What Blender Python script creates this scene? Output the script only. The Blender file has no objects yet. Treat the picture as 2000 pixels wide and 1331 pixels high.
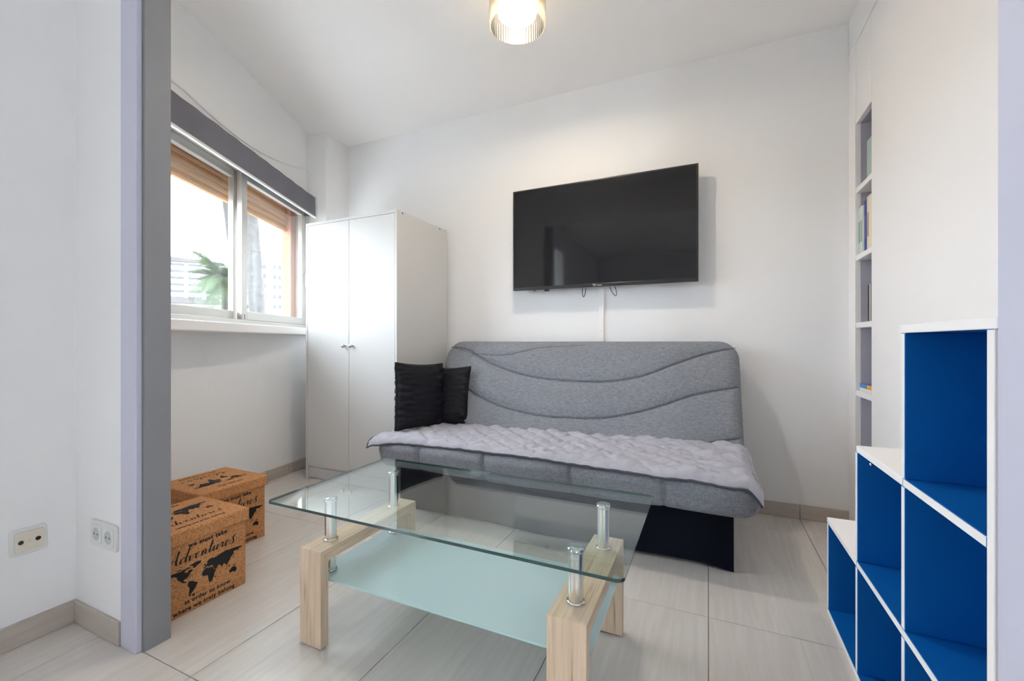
import bpy, math, random
from mathutils import Vector, Matrix, noise
random.seed(7)
PI = math.pi
SC = bpy.context.scene
COL = SC.collection

# ------------------------------------------------------------------ camera, world, lights, exposure
EYE = 0.942
cam_d = bpy.data.cameras.new('camera')
cam_d.sensor_fit = 'HORIZONTAL'; cam_d.sensor_width = 36.0
cam_d.lens = 845.0 * 36.0 / 2000.0
cam_d.shift_y = 0.00145
cam_d.clip_start = 0.02; cam_d.clip_end = 2000
cam = bpy.data.objects.new('camera', cam_d); COL.objects.link(cam)
cam.location = (0, 0, EYE)
cam.rotation_euler = (PI / 2, 0, math.radians(24.4))
SC.camera = cam

world = bpy.data.worlds.new('sky'); SC.world = world; world.use_nodes = True
bg = world.node_tree.nodes['Background']
bg.inputs['Color'].default_value = (0.80, 0.895, 1.0, 1)
bg.inputs['Strength'].default_value = 4.6

def light(name, kind, loc, rot, energy, color=(1, 1, 1), **kw):
    d = bpy.data.lights.new(name, kind); d.energy = energy; d.color = color
    for k, v in kw.items(): setattr(d, k, v)
    o = bpy.data.objects.new(name, d); COL.objects.link(o)
    o.location = loc; o.rotation_euler = rot
    return o
# sun behind the building: it lights the street, not the room
light('sun', 'SUN', (0, 0, 30), (math.radians(48), 0, math.radians(125)), .8, (1, .95, .88), angle=math.radians(.6))
# portal: guides the sampling of sky light through the window, it gives no light itself
def portal(loc, rz, w, h):
    p = light('sky_portal', 'AREA', loc, (PI / 2, 0, rz), 1, shape='RECTANGLE', size=w, size_y=h); p.data.cycles.is_portal = True
portal((-2.58, 1.63, 1.42), math.radians(-64.9), 1.55, .72)
SC.cycles.diffuse_bounces = 7; SC.cycles.max_bounces = 10; SC.cycles.transparent_max_bounces = 12
SC.cycles.adaptive_threshold = .09

vs = SC.view_settings
vs.view_transform = 'Standard'; vs.look = 'None'; vs.gamma = 1.0; vs.use_curve_mapping = False
vs.exposure = 1.87

# ------------------------------------------------------------------ helpers
class MB:
    """collects shapes; build() links them as ONE mesh object"""
    def __init__(s): s.v = []; s.f = []; s.m = []; s.sm = []
    def add(s, vs_, fs, mi=0, smooth=False, M=None):
        b = len(s.v)
        for p in vs_: s.v.append(tuple(M @ Vector(p)) if M else tuple(p))
        for i, f in enumerate(fs):
            s.f.append(tuple(b + k for k in f)); s.m.append(mi if isinstance(mi, int) else mi[i]); s.sm.append(smooth)
        return s
    def box(s, x0, x1, y0, y1, z0, z1, mi=0, M=None):
        # faces: -Z +Z -Y +X +Y -X
        V = [(x0,y0,z0),(x1,y0,z0),(x1,y1,z0),(x0,y1,z0),(x0,y0,z1),(x1,y0,z1),(x1,y1,z1),(x0,y1,z1)]
        Fc = [(3,2,1,0),(4,5,6,7),(0,1,5,4),(1,2,6,5),(2,3,7,6),(3,0,4,7)]
        return s.add(V, Fc, mi, False, M)
    def prism(s, poly, z0, z1, mi=0, M=None):
        n = len(poly)
        V = [(p[0], p[1], z0) for p in poly] + [(p[0], p[1], z1) for p in poly]
        Fc = [tuple(range(n - 1, -1, -1)), tuple(range(n, 2 * n))] + [(i, (i + 1) % n, n + (i + 1) % n, n + i) for i in range(n)]
        return s.add(V, Fc, mi, False, M)
    def lathe(s, prof, seg=32, mi=0, M=None, smooth=True, cap=True):
        V = []; Fc = []
        for r, z in prof:
            for k in range(seg):
                a = 2 * PI * k / seg; V.append((r * math.cos(a), r * math.sin(a), z))
        for i in range(len(prof) - 1):
            for k in range(seg):
                k2 = (k + 1) % seg
                Fc.append((i * seg + k, i * seg + k2, (i + 1) * seg + k2, (i + 1) * seg + k))
        s.add(V, Fc, mi, smooth, M)
        if cap:
            s.add(V[:seg], [tuple(range(seg - 1, -1, -1))], mi, False, M)
            s.add(V[-seg:], [tuple(range(seg))], mi, False, M)
        return s
    def tube(s, pts, r, seg=8, mi=0, smooth=True, closed=False):
        pts = [Vector(p) for p in pts]; n = len(pts); V = []; Fc = []
        rr = r if isinstance(r, (list, tuple)) else [r] * n
        up = Vector((0, 0, 1))
        for i, p in enumerate(pts):
            t = (pts[min(i + 1, n - 1)] - pts[max(i - 1, 0)]).normalized()
            a = t.cross(up)
            if a.length < 1e-3: a = t.cross(Vector((1, 0, 0)))
            a.normalize(); b = t.cross(a)
            for k in range(seg):
                w = 2 * PI * k / seg
                V.append(tuple(p + a * (rr[i] * math.cos(w)) + b * (rr[i] * math.sin(w))))
        for i in range(n - 1):
            for k in range(seg):
                k2 = (k + 1) % seg
                Fc.append((i * seg + k, (i + 1) * seg + k, (i + 1) * seg + k2, i * seg + k2))
        Fc.append(tuple(range(seg))); Fc.append(tuple(range(n * seg - 1, (n - 1) * seg - 1, -1)))
        return s.add(V, Fc, mi, smooth)
    def grid(s, fn, nu, nv, mi=0, smooth=True, flip=False):
        V = [fn(i / nu, j / nv) for j in range(nv + 1) for i in range(nu + 1)]
        w = nu + 1; Fc = []
        for j in range(nv):
            for i in range(nu):
                q = (j * w + i, j * w + i + 1, (j + 1) * w + i + 1, (j + 1) * w + i)
                Fc.append(q[::-1] if flip else q)
        return s.add(V, Fc, mi, smooth)
    def build(s, name, mats, parent=None, bevel=0, seg=2, loc=None, rot=None):
        me = bpy.data.meshes.new(name)
        me.from_pydata(s.v, [], s.f)
        if not isinstance(mats, (list, tuple)): mats = [mats]
        for m in mats: me.materials.append(m)
        me.polygons.foreach_set('material_index', s.m)
        me.polygons.foreach_set('use_smooth', s.sm)
        me.update()
        o = bpy.data.objects.new(name, me); COL.objects.link(o)
        if parent: o.parent = parent
        if loc: o.location = loc
        if rot: o.rotation_euler = rot
        if bevel:
            b = o.modifiers.new('bevel', 'BEVEL'); b.width = bevel; b.segments = seg; b.limit_method = 'ANGLE'; b.angle_limit = math.radians(40)
        return o

def tag(o, label=None, cat=None, group=None, kind=None):
    if label: o['label'] = label
    if cat: o['category'] = cat
    if group: o['group'] = group
    if kind: o['kind'] = kind
    return o
def thing(name, label, cat, loc=(0, 0, 0), rotz=0, group=None):
    o = bpy.data.objects.new(name, None); COL.objects.link(o)
    o.location = loc; o.rotation_euler = (0, 0, rotz); o.empty_display_size = .05
    return tag(o, label, cat, group)
def struct(o, label=None): 
    o['kind'] = 'structure'
    if label: o['label'] = label
    return o
def share(src, name, parent=None, loc=(0, 0, 0), rot=None, scale=None):
    o = src.copy(); o.name = name; COL.objects.link(o)
    if parent: o.parent = parent
    o.location = loc
    if rot is not None: o.rotation_euler = rot
    if scale is not None: o.scale = scale
    return o

# ------------------------------------------------------------------ materials
def nt(name):
    m = bpy.data.materials.new(name); m.use_nodes = True
    return m, m.node_tree.nodes, m.node_tree.links, m.node_tree.nodes['Principled BSDF']
def plain(name, col, rough=.5, metal=0, spec=.5, bump=0, bscale=200, vary=0, vscale=6, coat=0):
    m, N, L, P = nt(name)
    P.inputs['Base Color'].default_value = (*col, 1); P.inputs['Roughness'].default_value = rough
    P.inputs['Metallic'].default_value = metal; P.inputs['Specular IOR Level'].default_value = spec
    if coat: P.inputs['Coat Weight'].default_value = coat; P.inputs['Coat Roughness'].default_value = .05
    tc = N.new('ShaderNodeTexCoord')
    if vary:
        n = N.new('ShaderNodeTexNoise'); n.inputs['Scale'].default_value = vscale; n.inputs['Detail'].default_value = 4
        L.new(tc.outputs['Object'], n.inputs['Vector'])
        r = N.new('ShaderNodeValToRGB'); r.color_ramp.elements[0].position = .3; r.color_ramp.elements[1].position = .7
        r.color_ramp.elements[0].color = (*[c * (1 - vary) for c in col], 1); r.color_ramp.elements[1].color = (*[min(1, c * (1 + vary)) for c in col], 1)
        L.new(n.outputs['Fac'], r.inputs['Fac']); L.new(r.outputs['Color'], P.inputs['Base Color'])
    if bump:
        n2 = N.new('ShaderNodeTexNoise'); n2.inputs['Scale'].default_value = bscale; n2.inputs['Detail'].default_value = 3
        L.new(tc.outputs['Object'], n2.inputs['Vector'])
        b = N.new('ShaderNodeBump'); b.inputs['Strength'].default_value = bump; b.inputs['Distance'].default_value = .002
        L.new(n2.outputs['Fac'], b.inputs['Height']); L.new(b.outputs['Normal'], P.inputs['Normal'])
    return m
def streaky(name, c0, c1, scale, rough=.5, mapscale=(1, 1, 1), bump=.05, spec=.4, detail=6, dist=.6, per_object=0, lo=.3, hi=.7):
    """noise stretched along one axis: tile veins, wood grain, woven cloth"""
    m, N, L, P = nt(name)
    tc = N.new('ShaderNodeTexCoord'); mp = N.new('ShaderNodeMapping'); mp.inputs['Scale'].default_value = mapscale
    L.new(tc.outputs['Object'], mp.inputs['Vector'])
    if per_object:
        oi = N.new('ShaderNodeObjectInfo'); cm = N.new('ShaderNodeCombineXYZ'); mu = N.new('ShaderNodeMath'); mu.operation = 'MULTIPLY'; mu.inputs[1].default_value = 37
        L.new(oi.outputs['Random'], mu.inputs[0])
        for k in range(3): L.new(mu.outputs[0], cm.inputs[k])
        L.new(cm.outputs[0], mp.inputs['Location'])
    n = N.new('ShaderNodeTexNoise'); n.inputs['Scale'].default_value = scale; n.inputs['Detail'].default_value = detail; n.inputs['Distortion'].default_value = dist
    L.new(mp.outputs[0], n.inputs['Vector'])
    r = N.new('ShaderNodeValToRGB'); r.color_ramp.elements[0].position = lo; r.color_ramp.elements[1].position = hi
    r.color_ramp.elements[0].color = (*c0, 1); r.color_ramp.elements[1].color = (*c1, 1)
    L.new(n.outputs['Fac'], r.inputs['Fac']); L.new(r.outputs['Color'], P.inputs['Base Color'])
    P.inputs['Roughness'].default_value = rough; P.inputs['Specular IOR Level'].default_value = spec
    b = N.new('ShaderNodeBump'); b.inputs['Strength'].default_value = bump; b.inputs['Distance'].default_value = .002
    L.new(n.outputs['Fac'], b.inputs['Height']); L.new(b.outputs['Normal'], P.inputs['Normal'])
    return m
def clear_glass(name, tint, refl=1.0):
    m, N, L, P = nt(name); N.remove(P); out = N['Material Output']
    t = N.new('ShaderNodeBsdfTransparent'); t.inputs['Color'].default_value = (*tint, 1)
    g = N.new('ShaderNodeBsdfGlossy'); g.inputs['Roughness'].default_value = .0; g.inputs['Color'].default_value = (refl, refl, refl, 1)
    fr = N.new('ShaderNodeFresnel')
    # same reflectance on both sides of the sheet (light is not bent by the thin pane)
    ge = N.new('ShaderNodeNewGeometry'); io = N.new('ShaderNodeMix'); io.data_type = 'FLOAT'
    io.inputs['A'].default_value = 1.52; io.inputs['B'].default_value = 1 / 1.52
    L.new(ge.outputs['Backfacing'], io.inputs['Factor']); L.new(io.outputs['Result'], fr.inputs['IOR'])
    mx = N.new('ShaderNodeMixShader'); L.new(fr.outputs[0], mx.inputs[0]); L.new(t.outputs[0], mx.inputs[1]); L.new(g.outputs[0], mx.inputs[2])
    L.new(mx.outputs[0], out.inputs['Surface'])
    return m
def weave(name, c0, c1, sx=260, sz=260):
    m, N, L, P = nt(name)
    tc = N.new('ShaderNodeTexCoord')
    outs = []
    for ms in ((sx * .16, sx * .16, sz), (sx, sx, sz * .16)):
        mp = N.new('ShaderNodeMapping'); mp.inputs['Scale'].default_value = ms; L.new(tc.outputs['Object'], mp.inputs['Vector'])
        n = N.new('ShaderNodeTexNoise'); n.inputs['Scale'].default_value = 1; n.inputs['Detail'].default_value = 3; L.new(mp.outputs[0], n.inputs['Vector'])
        outs.append(n.outputs['Fac'])
    ad = N.new('ShaderNodeMath'); ad.operation = 'ADD'; L.new(outs[0], ad.inputs[0]); L.new(outs[1], ad.inputs[1])
    r = N.new('ShaderNodeValToRGB'); r.color_ramp.elements[0].position = .34; r.color_ramp.elements[1].position = .66
    r.color_ramp.elements[0].color = (*c0, 1); r.color_ramp.elements[1].color = (*c1, 1)
    hv = N.new('ShaderNodeMath'); hv.operation = 'MULTIPLY'; hv.inputs[1].default_value = .5; L.new(ad.outputs[0], hv.inputs[0])
    L.new(hv.outputs[0], r.inputs['Fac']); L.new(r.outputs['Color'], P.inputs['Base Color'])
    P.inputs['Roughness'].default_value = .95; P.inputs['Specular IOR Level'].default_value = .15; P.inputs['Sheen Weight'].default_value = .1
    b = N.new('ShaderNodeBump'); b.inputs['Strength'].default_value = .25; b.inputs['Distance'].default_value = .001
    L.new(hv.outputs[0], b.inputs['Height']); L.new(b.outputs['Normal'], P.inputs['Normal'])
    return m
def emit(name, col, st):
    m, N, L, P = nt(name); P.inputs['Base Color'].default_value = (*col, 1)
    P.inputs['Emission Color'].default_value = (*col, 1); P.inputs['Emission Strength'].default_value = st
    return m

M_wall = plain('wall_paint', (.86, .855, .855), .75, spec=.25, bump=.06, bscale=90)
M_ceil = plain('ceiling_paint', (.93, .905, .89), .85, spec=.2, bump=.04, bscale=60)
M_grout = plain('tile_grout', (.30, .27, .24), .9)
M_tile = streaky('floor_tile_glaze', (.62, .575, .53), (.71, .665, .62), 2.2, .26, (26, 1.6, 1), .02, .45, per_object=1, lo=.25, hi=.75)
M_base = streaky('skirting_tile_glaze', (.47, .41, .355), (.54, .48, .425), 3, .4, (1.6, 1.6, 20), .02, .4, per_object=1)
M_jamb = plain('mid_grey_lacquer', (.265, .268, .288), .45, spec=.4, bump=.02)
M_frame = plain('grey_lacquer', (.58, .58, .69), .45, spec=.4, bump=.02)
M_white = plain('white_melamine', (.61, .60, .585), .55, spec=.18)
M_whitep = plain('white_paint', (.90, .87, .855), .5, spec=.35)
M_blue = plain('blue_paint', (.0, .115, .42), .42, spec=.4, vary=.05, vscale=3)
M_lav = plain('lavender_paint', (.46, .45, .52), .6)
M_alu = plain('silver_aluminium', (.62, .60, .56), .42, metal=.55)
M_seal = plain('black_seal', (.02, .02, .02), .7)
M_glass = clear_glass('window_glass', (.97, .985, .98))
M_tglass = clear_glass('table_glass', (.90, .955, .945))
M_tedge = plain('glass_edge_green', (.008, .055, .055), .12, spec=.8, coat=.5)
M_chrome = plain('polished_steel', (.82, .82, .80), .12, metal=1)
M_black = plain('black_plastic', (.012, .012, .014), .35)
M_cloth_black = plain('black_cover_cloth', (.006, .008, .015), .95, spec=.1, bump=.2, bscale=300)
M_cush = plain('black_satin_cloth', (.0045, .0055, .009), .62, spec=.25, bump=.15, bscale=160)
M_sofa = weave('grey_linen', (.155, .162, .185), (.29, .30, .335))
M_seam = plain('grey_thread', (.10, .10, .11), .95)
M_blanket = plain('pale_grey_quilt', (.43, .425, .475), .95, spec=.1, vary=.06, vscale=25, bump=.3, bscale=220)
M_piping = plain('dark_piping', (.075, .075, .09), .9)
M_blind = plain('grey_blind_cloth', (.165, .16, .19), .8, vary=.06, vscale=4, bump=.1, bscale=250)
M_shut = plain('tan_shutter', (.50, .25, .105), .5)
M_orange = plain('orange_render', (.43, .20, .125), .9, bump=.2, bscale=60)
M_bark = streaky('palm_bark', (.022, .020, .019), (.052, .046, .043), 3, .95, (1, 1, 6), .5)
M_leaf = plain('palm_leaf', (.022, .043, .006), .6, vary=.5, vscale=.8)
M_ext = plain('white_render', (.40, .385, .37), .9)
M_extdark = plain('dark_window_glass', (.02, .024, .028), .3)
M_roof = plain('grey_roof', (.06, .052, .05), .9)
M_ground = plain('street_asphalt', (.25, .24, .23), .95)
M_print = plain('black_print', (.012, .010, .010), .8)
M_sock = plain('cream_plastic', (.72, .66, .56), .35)
M_sockw = plain('white_plastic', (.76, .76, .74), .3)
M_recess = plain('socket_recess', (.50, .56, .54), .4)

def cork():
    m, N, L, P = nt('cork')
    tc = N.new('ShaderNodeTexCoord')
    v = N.new('ShaderNodeTexVoronoi'); v.inputs['Scale'].default_value = 300; L.new(tc.outputs['Object'], v.inputs['Vector'])
    n = N.new('ShaderNodeTexNoise'); n.inputs['Scale'].default_value = 170; n.inputs['Detail'].default_value = 4; L.new(tc.outputs['Object'], n.inputs['Vector'])
    sep = N.new('ShaderNodeSeparateColor'); L.new(v.outputs['Color'], sep.inputs[0])
    mx = N.new('ShaderNodeMix'); mx.data_type = 'FLOAT'; mx.inputs['Factor'].default_value = .55
    L.new(sep.outputs[0], mx.inputs['A']); L.new(n.outputs['Fac'], mx.inputs['B'])
    r = N.new('ShaderNodeValToRGB'); e = r.color_ramp.elements
    e[0].position = .2; e[0].color = (.29, .118, .046, 1); e[1].position = .8; e[1].color = (.66, .34, .155, 1)
    k = e.new(.45); k.color = (.53, .245, .10, 1)
    L.new(mx.outputs['Result'], r.inputs['Fac']); L.new(r.outputs['Color'], P.inputs['Base Color'])
    P.inputs['Roughness'].default_value = .85; P.inputs['Specular IOR Level'].default_value = .2
    b = N.new('ShaderNodeBump'); b.inputs['Strength'].default_value = .3; b.inputs['Distance'].default_value = .001
    L.new(mx.outputs['Result'], b.inputs['Height']); L.new(b.outputs['Normal'], P.inputs['Normal'])
    return m
M_cork = cork()
def oak():
    m, N, L, P = nt('sonoma_oak')
    tc = N.new('ShaderNodeTexCoord')
    cols = []
    # grain runs up the legs and along the beam: the UV map carries the unrolled length
    uv = N.new('ShaderNodeUVMap'); uv.uv_map = 'unrolled'
    mp = N.new('ShaderNodeMapping'); mp.inputs['Scale'].default_value = (42, 3.0, 1); L.new(uv.outputs[0], mp.inputs['Vector'])
    n = N.new('ShaderNodeTexNoise'); n.inputs['Scale'].default_value = 1.0; n.inputs['Detail'].default_value = 5; n.inputs['Distortion'].default_value = 1.2; L.new(mp.outputs[0], n.inputs['Vector'])
    mp2 = N.new('ShaderNodeMapping'); mp2.inputs['Scale'].default_value = (160, 5, 1); L.new(uv.outputs[0], mp2.inputs['Vector'])
    n2 = N.new('ShaderNodeTexNoise'); n2.inputs['Scale'].default_value = 1.0; n2.inputs['Detail'].default_value = 3; L.new(mp2.outputs[0], n2.inputs['Vector'])
    mx = N.new('ShaderNodeMix'); mx.data_type = 'FLOAT'; mx.inputs['Factor'].default_value = .45
    L.new(n.outputs['Fac'], mx.inputs['A']); L.new(n2.outputs['Fac'], mx.inputs['B'])
    r = N.new('ShaderNodeValToRGB'); e = r.color_ramp.elements
    e[0].position = .30; e[0].color = (.31, .215, .145, 1); e[1].position = .64; e[1].color = (.74, .58, .43, 1)
    k = e.new(.42); k.color = (.60, .455, .32, 1)
    L.new(mx.outputs['Result'], r.inputs['Fac']); L.new(r.outputs['Color'], P.inputs['Base Color'])
    P.inputs['Roughness'].default_value = .5; P.inputs['Specular IOR Level'].default_value = .35
    return m
M_oak = oak()
def frosted():
    m, N, L, P = nt('frosted_glass'); out = N['Material Output']
    P.inputs['Base Color'].default_value = (.70, .83, .85, 1); P.inputs['Roughness'].default_value = .06; P.inputs['Specular IOR Level'].default_value = .5
    t = N.new('ShaderNodeBsdfTranslucent'); t.inputs['Color'].default_value = (.72, .85, .87, 1)
    mx = N.new('ShaderNodeMixShader'); mx.inputs[0].default_value = .35
    L.new(P.outputs[0], mx.inputs[1]); L.new(t.outputs[0], mx.inputs[2]); L.new(mx.outputs[0], out.inputs['Surface'])
    return m
M_frost = frosted()
def shade_glass(name, tcol, em):
    m, N, L, P = nt(name); out = N['Material Output']; N.remove(P)
    t = N.new('ShaderNodeBsdfTransparent'); t.inputs['Color'].default_value = (*tcol, 1)
    tr = N.new('ShaderNodeBsdfTranslucent'); tr.inputs['Color'].default_value = (.95, .86, .66, 1)
    g = N.new('ShaderNodeBsdfGlossy'); g.inputs['Roughness'].default_value = .05
    m1 = N.new('ShaderNodeMixShader'); m1.inputs[0].default_value = em; L.new(t.outputs[0], m1.inputs[1]); L.new(tr.outputs[0], m1.inputs[2])
    fr = N.new('ShaderNodeFresnel'); m2 = N.new('ShaderNodeMixShader'); L.new(fr.outputs[0], m2.inputs[0]); L.new(m1.outputs[0], m2.inputs[1]); L.new(g.outputs[0], m2.inputs[2])
    L.new(m2.outputs[0], out.inputs['Surface'])
    return m
M_shade = shade_glass('ribbed_cream_glass', (1, .93, .76), .030)
def opal():
    m, N, L, P = nt('opal_cup_glass'); out = N['Material Output']
    P.inputs['Base Color'].default_value = (.88, .87, .84, 1); P.inputs['Roughness'].default_value = .3
    t = N.new('ShaderNodeBsdfTranslucent'); t.inputs['Color'].default_value = (.9, .87, .8, 1)
    mx = N.new('ShaderNodeMixShader'); mx.inputs[0].default_value = .025
    L.new(P.outputs[0], mx.inputs[1]); L.new(t.outputs[0], mx.inputs[2]); L.new(mx.outputs[0], out.inputs['Surface'])
    return m
M_cup = opal()
M_bulb = emit('lamp_bulb_glow', (1, .86, .62), 40)

# ------------------------------------------------------------------ room geometry
X_L, Y_B, Z_C = -2.75, 2.737, 2.58          # pillar plane, TV wall, ceiling
X_R = .66                                    # built-in cabinet front
Y_D0, Y_D1 = .722, .800                      # wall with the wide opening
X_RL, X_RR, Y_RR = -1.946, 1.75, -3.0        # room behind the camera
ANG = math.radians(25.1)
SV = Vector((math.sin(ANG), -math.cos(ANG), 0)); NV = Vector((math.cos(ANG), math.sin(ANG), 0))
W0 = Vector((-2.87, 2.42, 0))
WM = Matrix(((SV.x, NV.x, 0, W0.x), (SV.y, NV.y, 0, W0.y), (0, 0, 1, 0), (0, 0, 0, 1)))   # local x = along window toward camera, y = into room
def wbox(mb, s0, s1, n0, n1, z0, z1, mi=0):
    # SV x NV is left-handed with z up: flip windings
    V = [WM @ Vector(p) for p in ((s0,n0,z0),(s1,n0,z0),(s1,n1,z0),(s0,n1,z0),(s0,n0,z1),(s1,n0,z1),(s1,n1,z1),(s0,n1,z1))]
    return mb.add(V, [(3,2,1,0),(4,5,6,7),(0,1,5,4),(1,2,6,5),(2,3,7,6),(3,0,4,7)], mi)

# floor: grout bed with 44 x 89 cm tiles as parts
floor = struct(MB().box(-2.95, 1.75, -3.0, 2.80, -.06, -.0035).build('floor', M_grout))
PX, PY, G = .4425, .891, .0025
tile_src = None
for i in range(-7, 4):
    for j in range(-5, 3):
        x0, x1 = .0008 + i * PX, .0008 + (i + 1) * PX
        y0, y1 = 1.626 + (j - 1) * PY, 1.626 + j * PY
        x0c, x1c, y0c, y1c = max(x0, -2.95), min(x1, 1.75), max(y0, -3.0), min(y1, 2.76)
        if x1c - x0c < .02 or y1c - y0c < .02: continue
        if y1c < .7 and x1c < X_RL - .05: continue
        cx, cy = (x0c + x1c) / 2, (y0c + y1c) / 2; hx, hy = (x1c - x0c) / 2 - G / 2, (y1c - y0c) / 2 - G / 2
        full = abs(hx - (PX - G) / 2) < 1e-4 and abs(hy - (PY - G) / 2) < 1e-4
        if full and tile_src:
            share(tile_src, 'floor_tile', floor, (cx, cy, 0)); continue
        o = MB().box(-hx, hx, -hy, hy, -.008, 0).build('floor_tile', M_tile, floor, bevel=.0012, seg=1, loc=(cx, cy, 0))
        if full: tile_src = o
# ceiling
struct(MB().box(-3.3, 2.0, -3.2, 3.0, Z_C, Z_C + .15).build('ceiling', M_ceil))
# TV wall
struct(MB().box(-3.127, 2.0, Y_B, Y_B + .2, -.05, Z_C).build('wall_back', M_wall))
# pillar in the far left corner
struct(MB().prism([(-2.745, 2.50), (-2.745, Y_B), (-3.127, Y_B), (-3.127, 2.686), (-2.979, 2.369), (-2.895, 2.422)], -.05, Z_C).build('wall_pillar', M_wall))
# curved parapet below the window
cv = [(.78, -2.16), (.95, -2.28), (1.13, -2.375), (1.3, -2.455), (1.5, -2.555), (1.7, -2.632), (1.85, -2.683), (1.925, -2.702), (2.1, -2.728), (2.31, -2.757), (2.5, -2.765)]
def curve_pts(L, n=40):
    out = []
    for i in range(n + 1):
        t = i / n * (len(L) - 1); k = min(int(t), len(L) - 2); f = t - k
        p = [L[max(k - 1, 0)], L[k], L[k + 1], L[min(k + 2, len(L) - 1)]]
        out.append(tuple(.5 * ((2 * p[1][c]) + (-p[0][c] + p[2][c]) * f + (2 * p[0][c] - 5 * p[1][c] + 4 * p[2][c] - p[3][c]) * f * f + (-p[0][c] + 3 * p[1][c] - 3 * p[2][c] + p[3][c]) * f ** 3) for c in range(len(p[0]))))
    return out
CP = [(x, y) for y, x in curve_pts(cv)]
poly = CP + [(-3.2, 2.5), (-3.2, .78)]
struct(MB().prism(poly, -.05, 1.02).build('wall_parapet', M_wall))
# straight wall around the window
mb = MB(); wbox(mb, -.12, 1.95, -.22, 0, 1.985, Z_C); struct(mb.build('wall_window', [M_wall]))
mb = MB(); wbox(mb, 1.68, 1.98, -.22, 0, .9, 2.0); struct(mb.build('wall_window', [M_wall]))
# outer face of the house: orange render, seen through the panes beside the window
mb = MB(); wbox(mb, -.25, .115, -.125, -.062, .9, 2.2); struct(mb.build('wall_exterior', [M_orange]), 'orange rendered outer reveal beside the window')
# thin raised bead added on the wall, along a sagging line above the blind
bead_pts = curve_pts([(1.66, 2.19), (1.389, 2.172), (1.259, 2.167), (1.019, 2.143), (.691, 2.148), (.361, 2.20), (.148, 2.256), (.0, 2.31)], 40)
struct(MB().tube([WM @ Vector((s, .002, z)) for s, z in bead_pts], .006, 8).build('trim_1', M_wall), 'thin raised bead sagging along the wall above the blind')
# sill
mb = MB(); wbox(mb, -.1, 1.9, -.24, .10, .995, 1.046); struct(mb.build('trim_2', M_whitep, bevel=.006), 'white window sill ledge under the aluminium window')
# divider wall with the wide opening, its lintel, lacquered frames
struct(MB().box(-2.3, -1.64, Y_D0, Y_D1, -.05, Z_C).build('wall_divider_left', M_wall))
struct(MB().box(.43, 2.0, Y_D0, Y_D1, -.05, Z_C).build('wall_divider_right', M_wall))
struct(MB().box(-1.66, .45, Y_D0 + .005, Y_D1 - .005, 2.22, Z_C).build('wall_divider_lintel', M_wall))
t = bpy.data.objects.new('trim_3', None); COL.objects.link(t); struct(t, 'grey lacquered frame on the left of the opening')
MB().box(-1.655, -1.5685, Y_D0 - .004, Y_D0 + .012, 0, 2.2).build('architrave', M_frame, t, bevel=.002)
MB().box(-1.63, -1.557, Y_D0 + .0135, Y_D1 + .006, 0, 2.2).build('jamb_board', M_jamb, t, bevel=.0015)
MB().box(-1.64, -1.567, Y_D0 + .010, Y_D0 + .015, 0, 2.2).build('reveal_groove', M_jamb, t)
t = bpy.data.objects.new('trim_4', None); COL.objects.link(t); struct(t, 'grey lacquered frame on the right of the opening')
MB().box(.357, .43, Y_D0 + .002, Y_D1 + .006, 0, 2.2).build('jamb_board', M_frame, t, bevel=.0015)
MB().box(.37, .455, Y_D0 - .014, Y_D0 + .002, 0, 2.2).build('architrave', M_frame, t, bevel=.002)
# the room behind the camera, with two open gaps sized for their light, the rear one added
struct(MB().box(X_RL - .15, X_RL, -.45, Y_D0, -.05, Z_C).build('wall_left', M_wall))
struct(MB().box(X_RL - .15, X_RL, -3.0, -.85, -.05, Z_C).build('wall_left', M_wall))
struct(MB().box(X_RL - .15, X_RL, -.85, -.45, 2.25, Z_C).build('wall_left', M_wall))
struct(MB().box(X_RR, X_RR + .15, -3.0, 2.8, -.05, Z_C).build('wall_right', M_wall))
struct(MB().box(X_RL, 1.31, Y_RR - .15, Y_RR, -.05, Z_C).build('wall_rear', M_wall))
struct(MB().box(1.65, X_RR, Y_RR - .15, Y_RR, -.05, Z_C).build('wall_rear', M_wall))
struct(MB().box(1.31, 1.65, Y_RR - .15, Y_RR, 2.25, Z_C).build('wall_rear', M_wall))
# skirting tiles
def skirting(name, pts, h=.075, th=.009):
    base = bpy.data.objects.new(name, None); COL.objects.link(base); struct(base)
    for a, b in zip(pts[:-1], pts[1:]):
        a = Vector((a[0], a[1], 0)); b = Vector((b[0], b[1], 0)); d = b - a
        o = MB().box(.001, d.length - .001, 0, th, 0.001, h).build('skirting_tile', M_base, base, bevel=.0015, seg=1, loc=a, rot=(0, 0, math.atan2(d.y, d.x)))
    return base
xs = [.659, .4435, .001, -.4415, -.884, -1.3265, -1.75]
skirting('baseboard_back', [(x, Y_B - .001) for x in xs])        # direction -x: thickness grows toward -y
xs = [CP[i] for i in range(1, 40, 4)]
skirting('baseboard_left', [(x + .0, y) for x, y in reversed(xs)])  # toward -y: thickness would grow to +x
skirting('baseboard_rear_left', [(X_RL, Y_D0), (X_RL, .3), (X_RL, -.29)])
skirting('baseboard_divider', [(-1.657, Y_D0), (X_RL + .009, Y_D0)])

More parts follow.
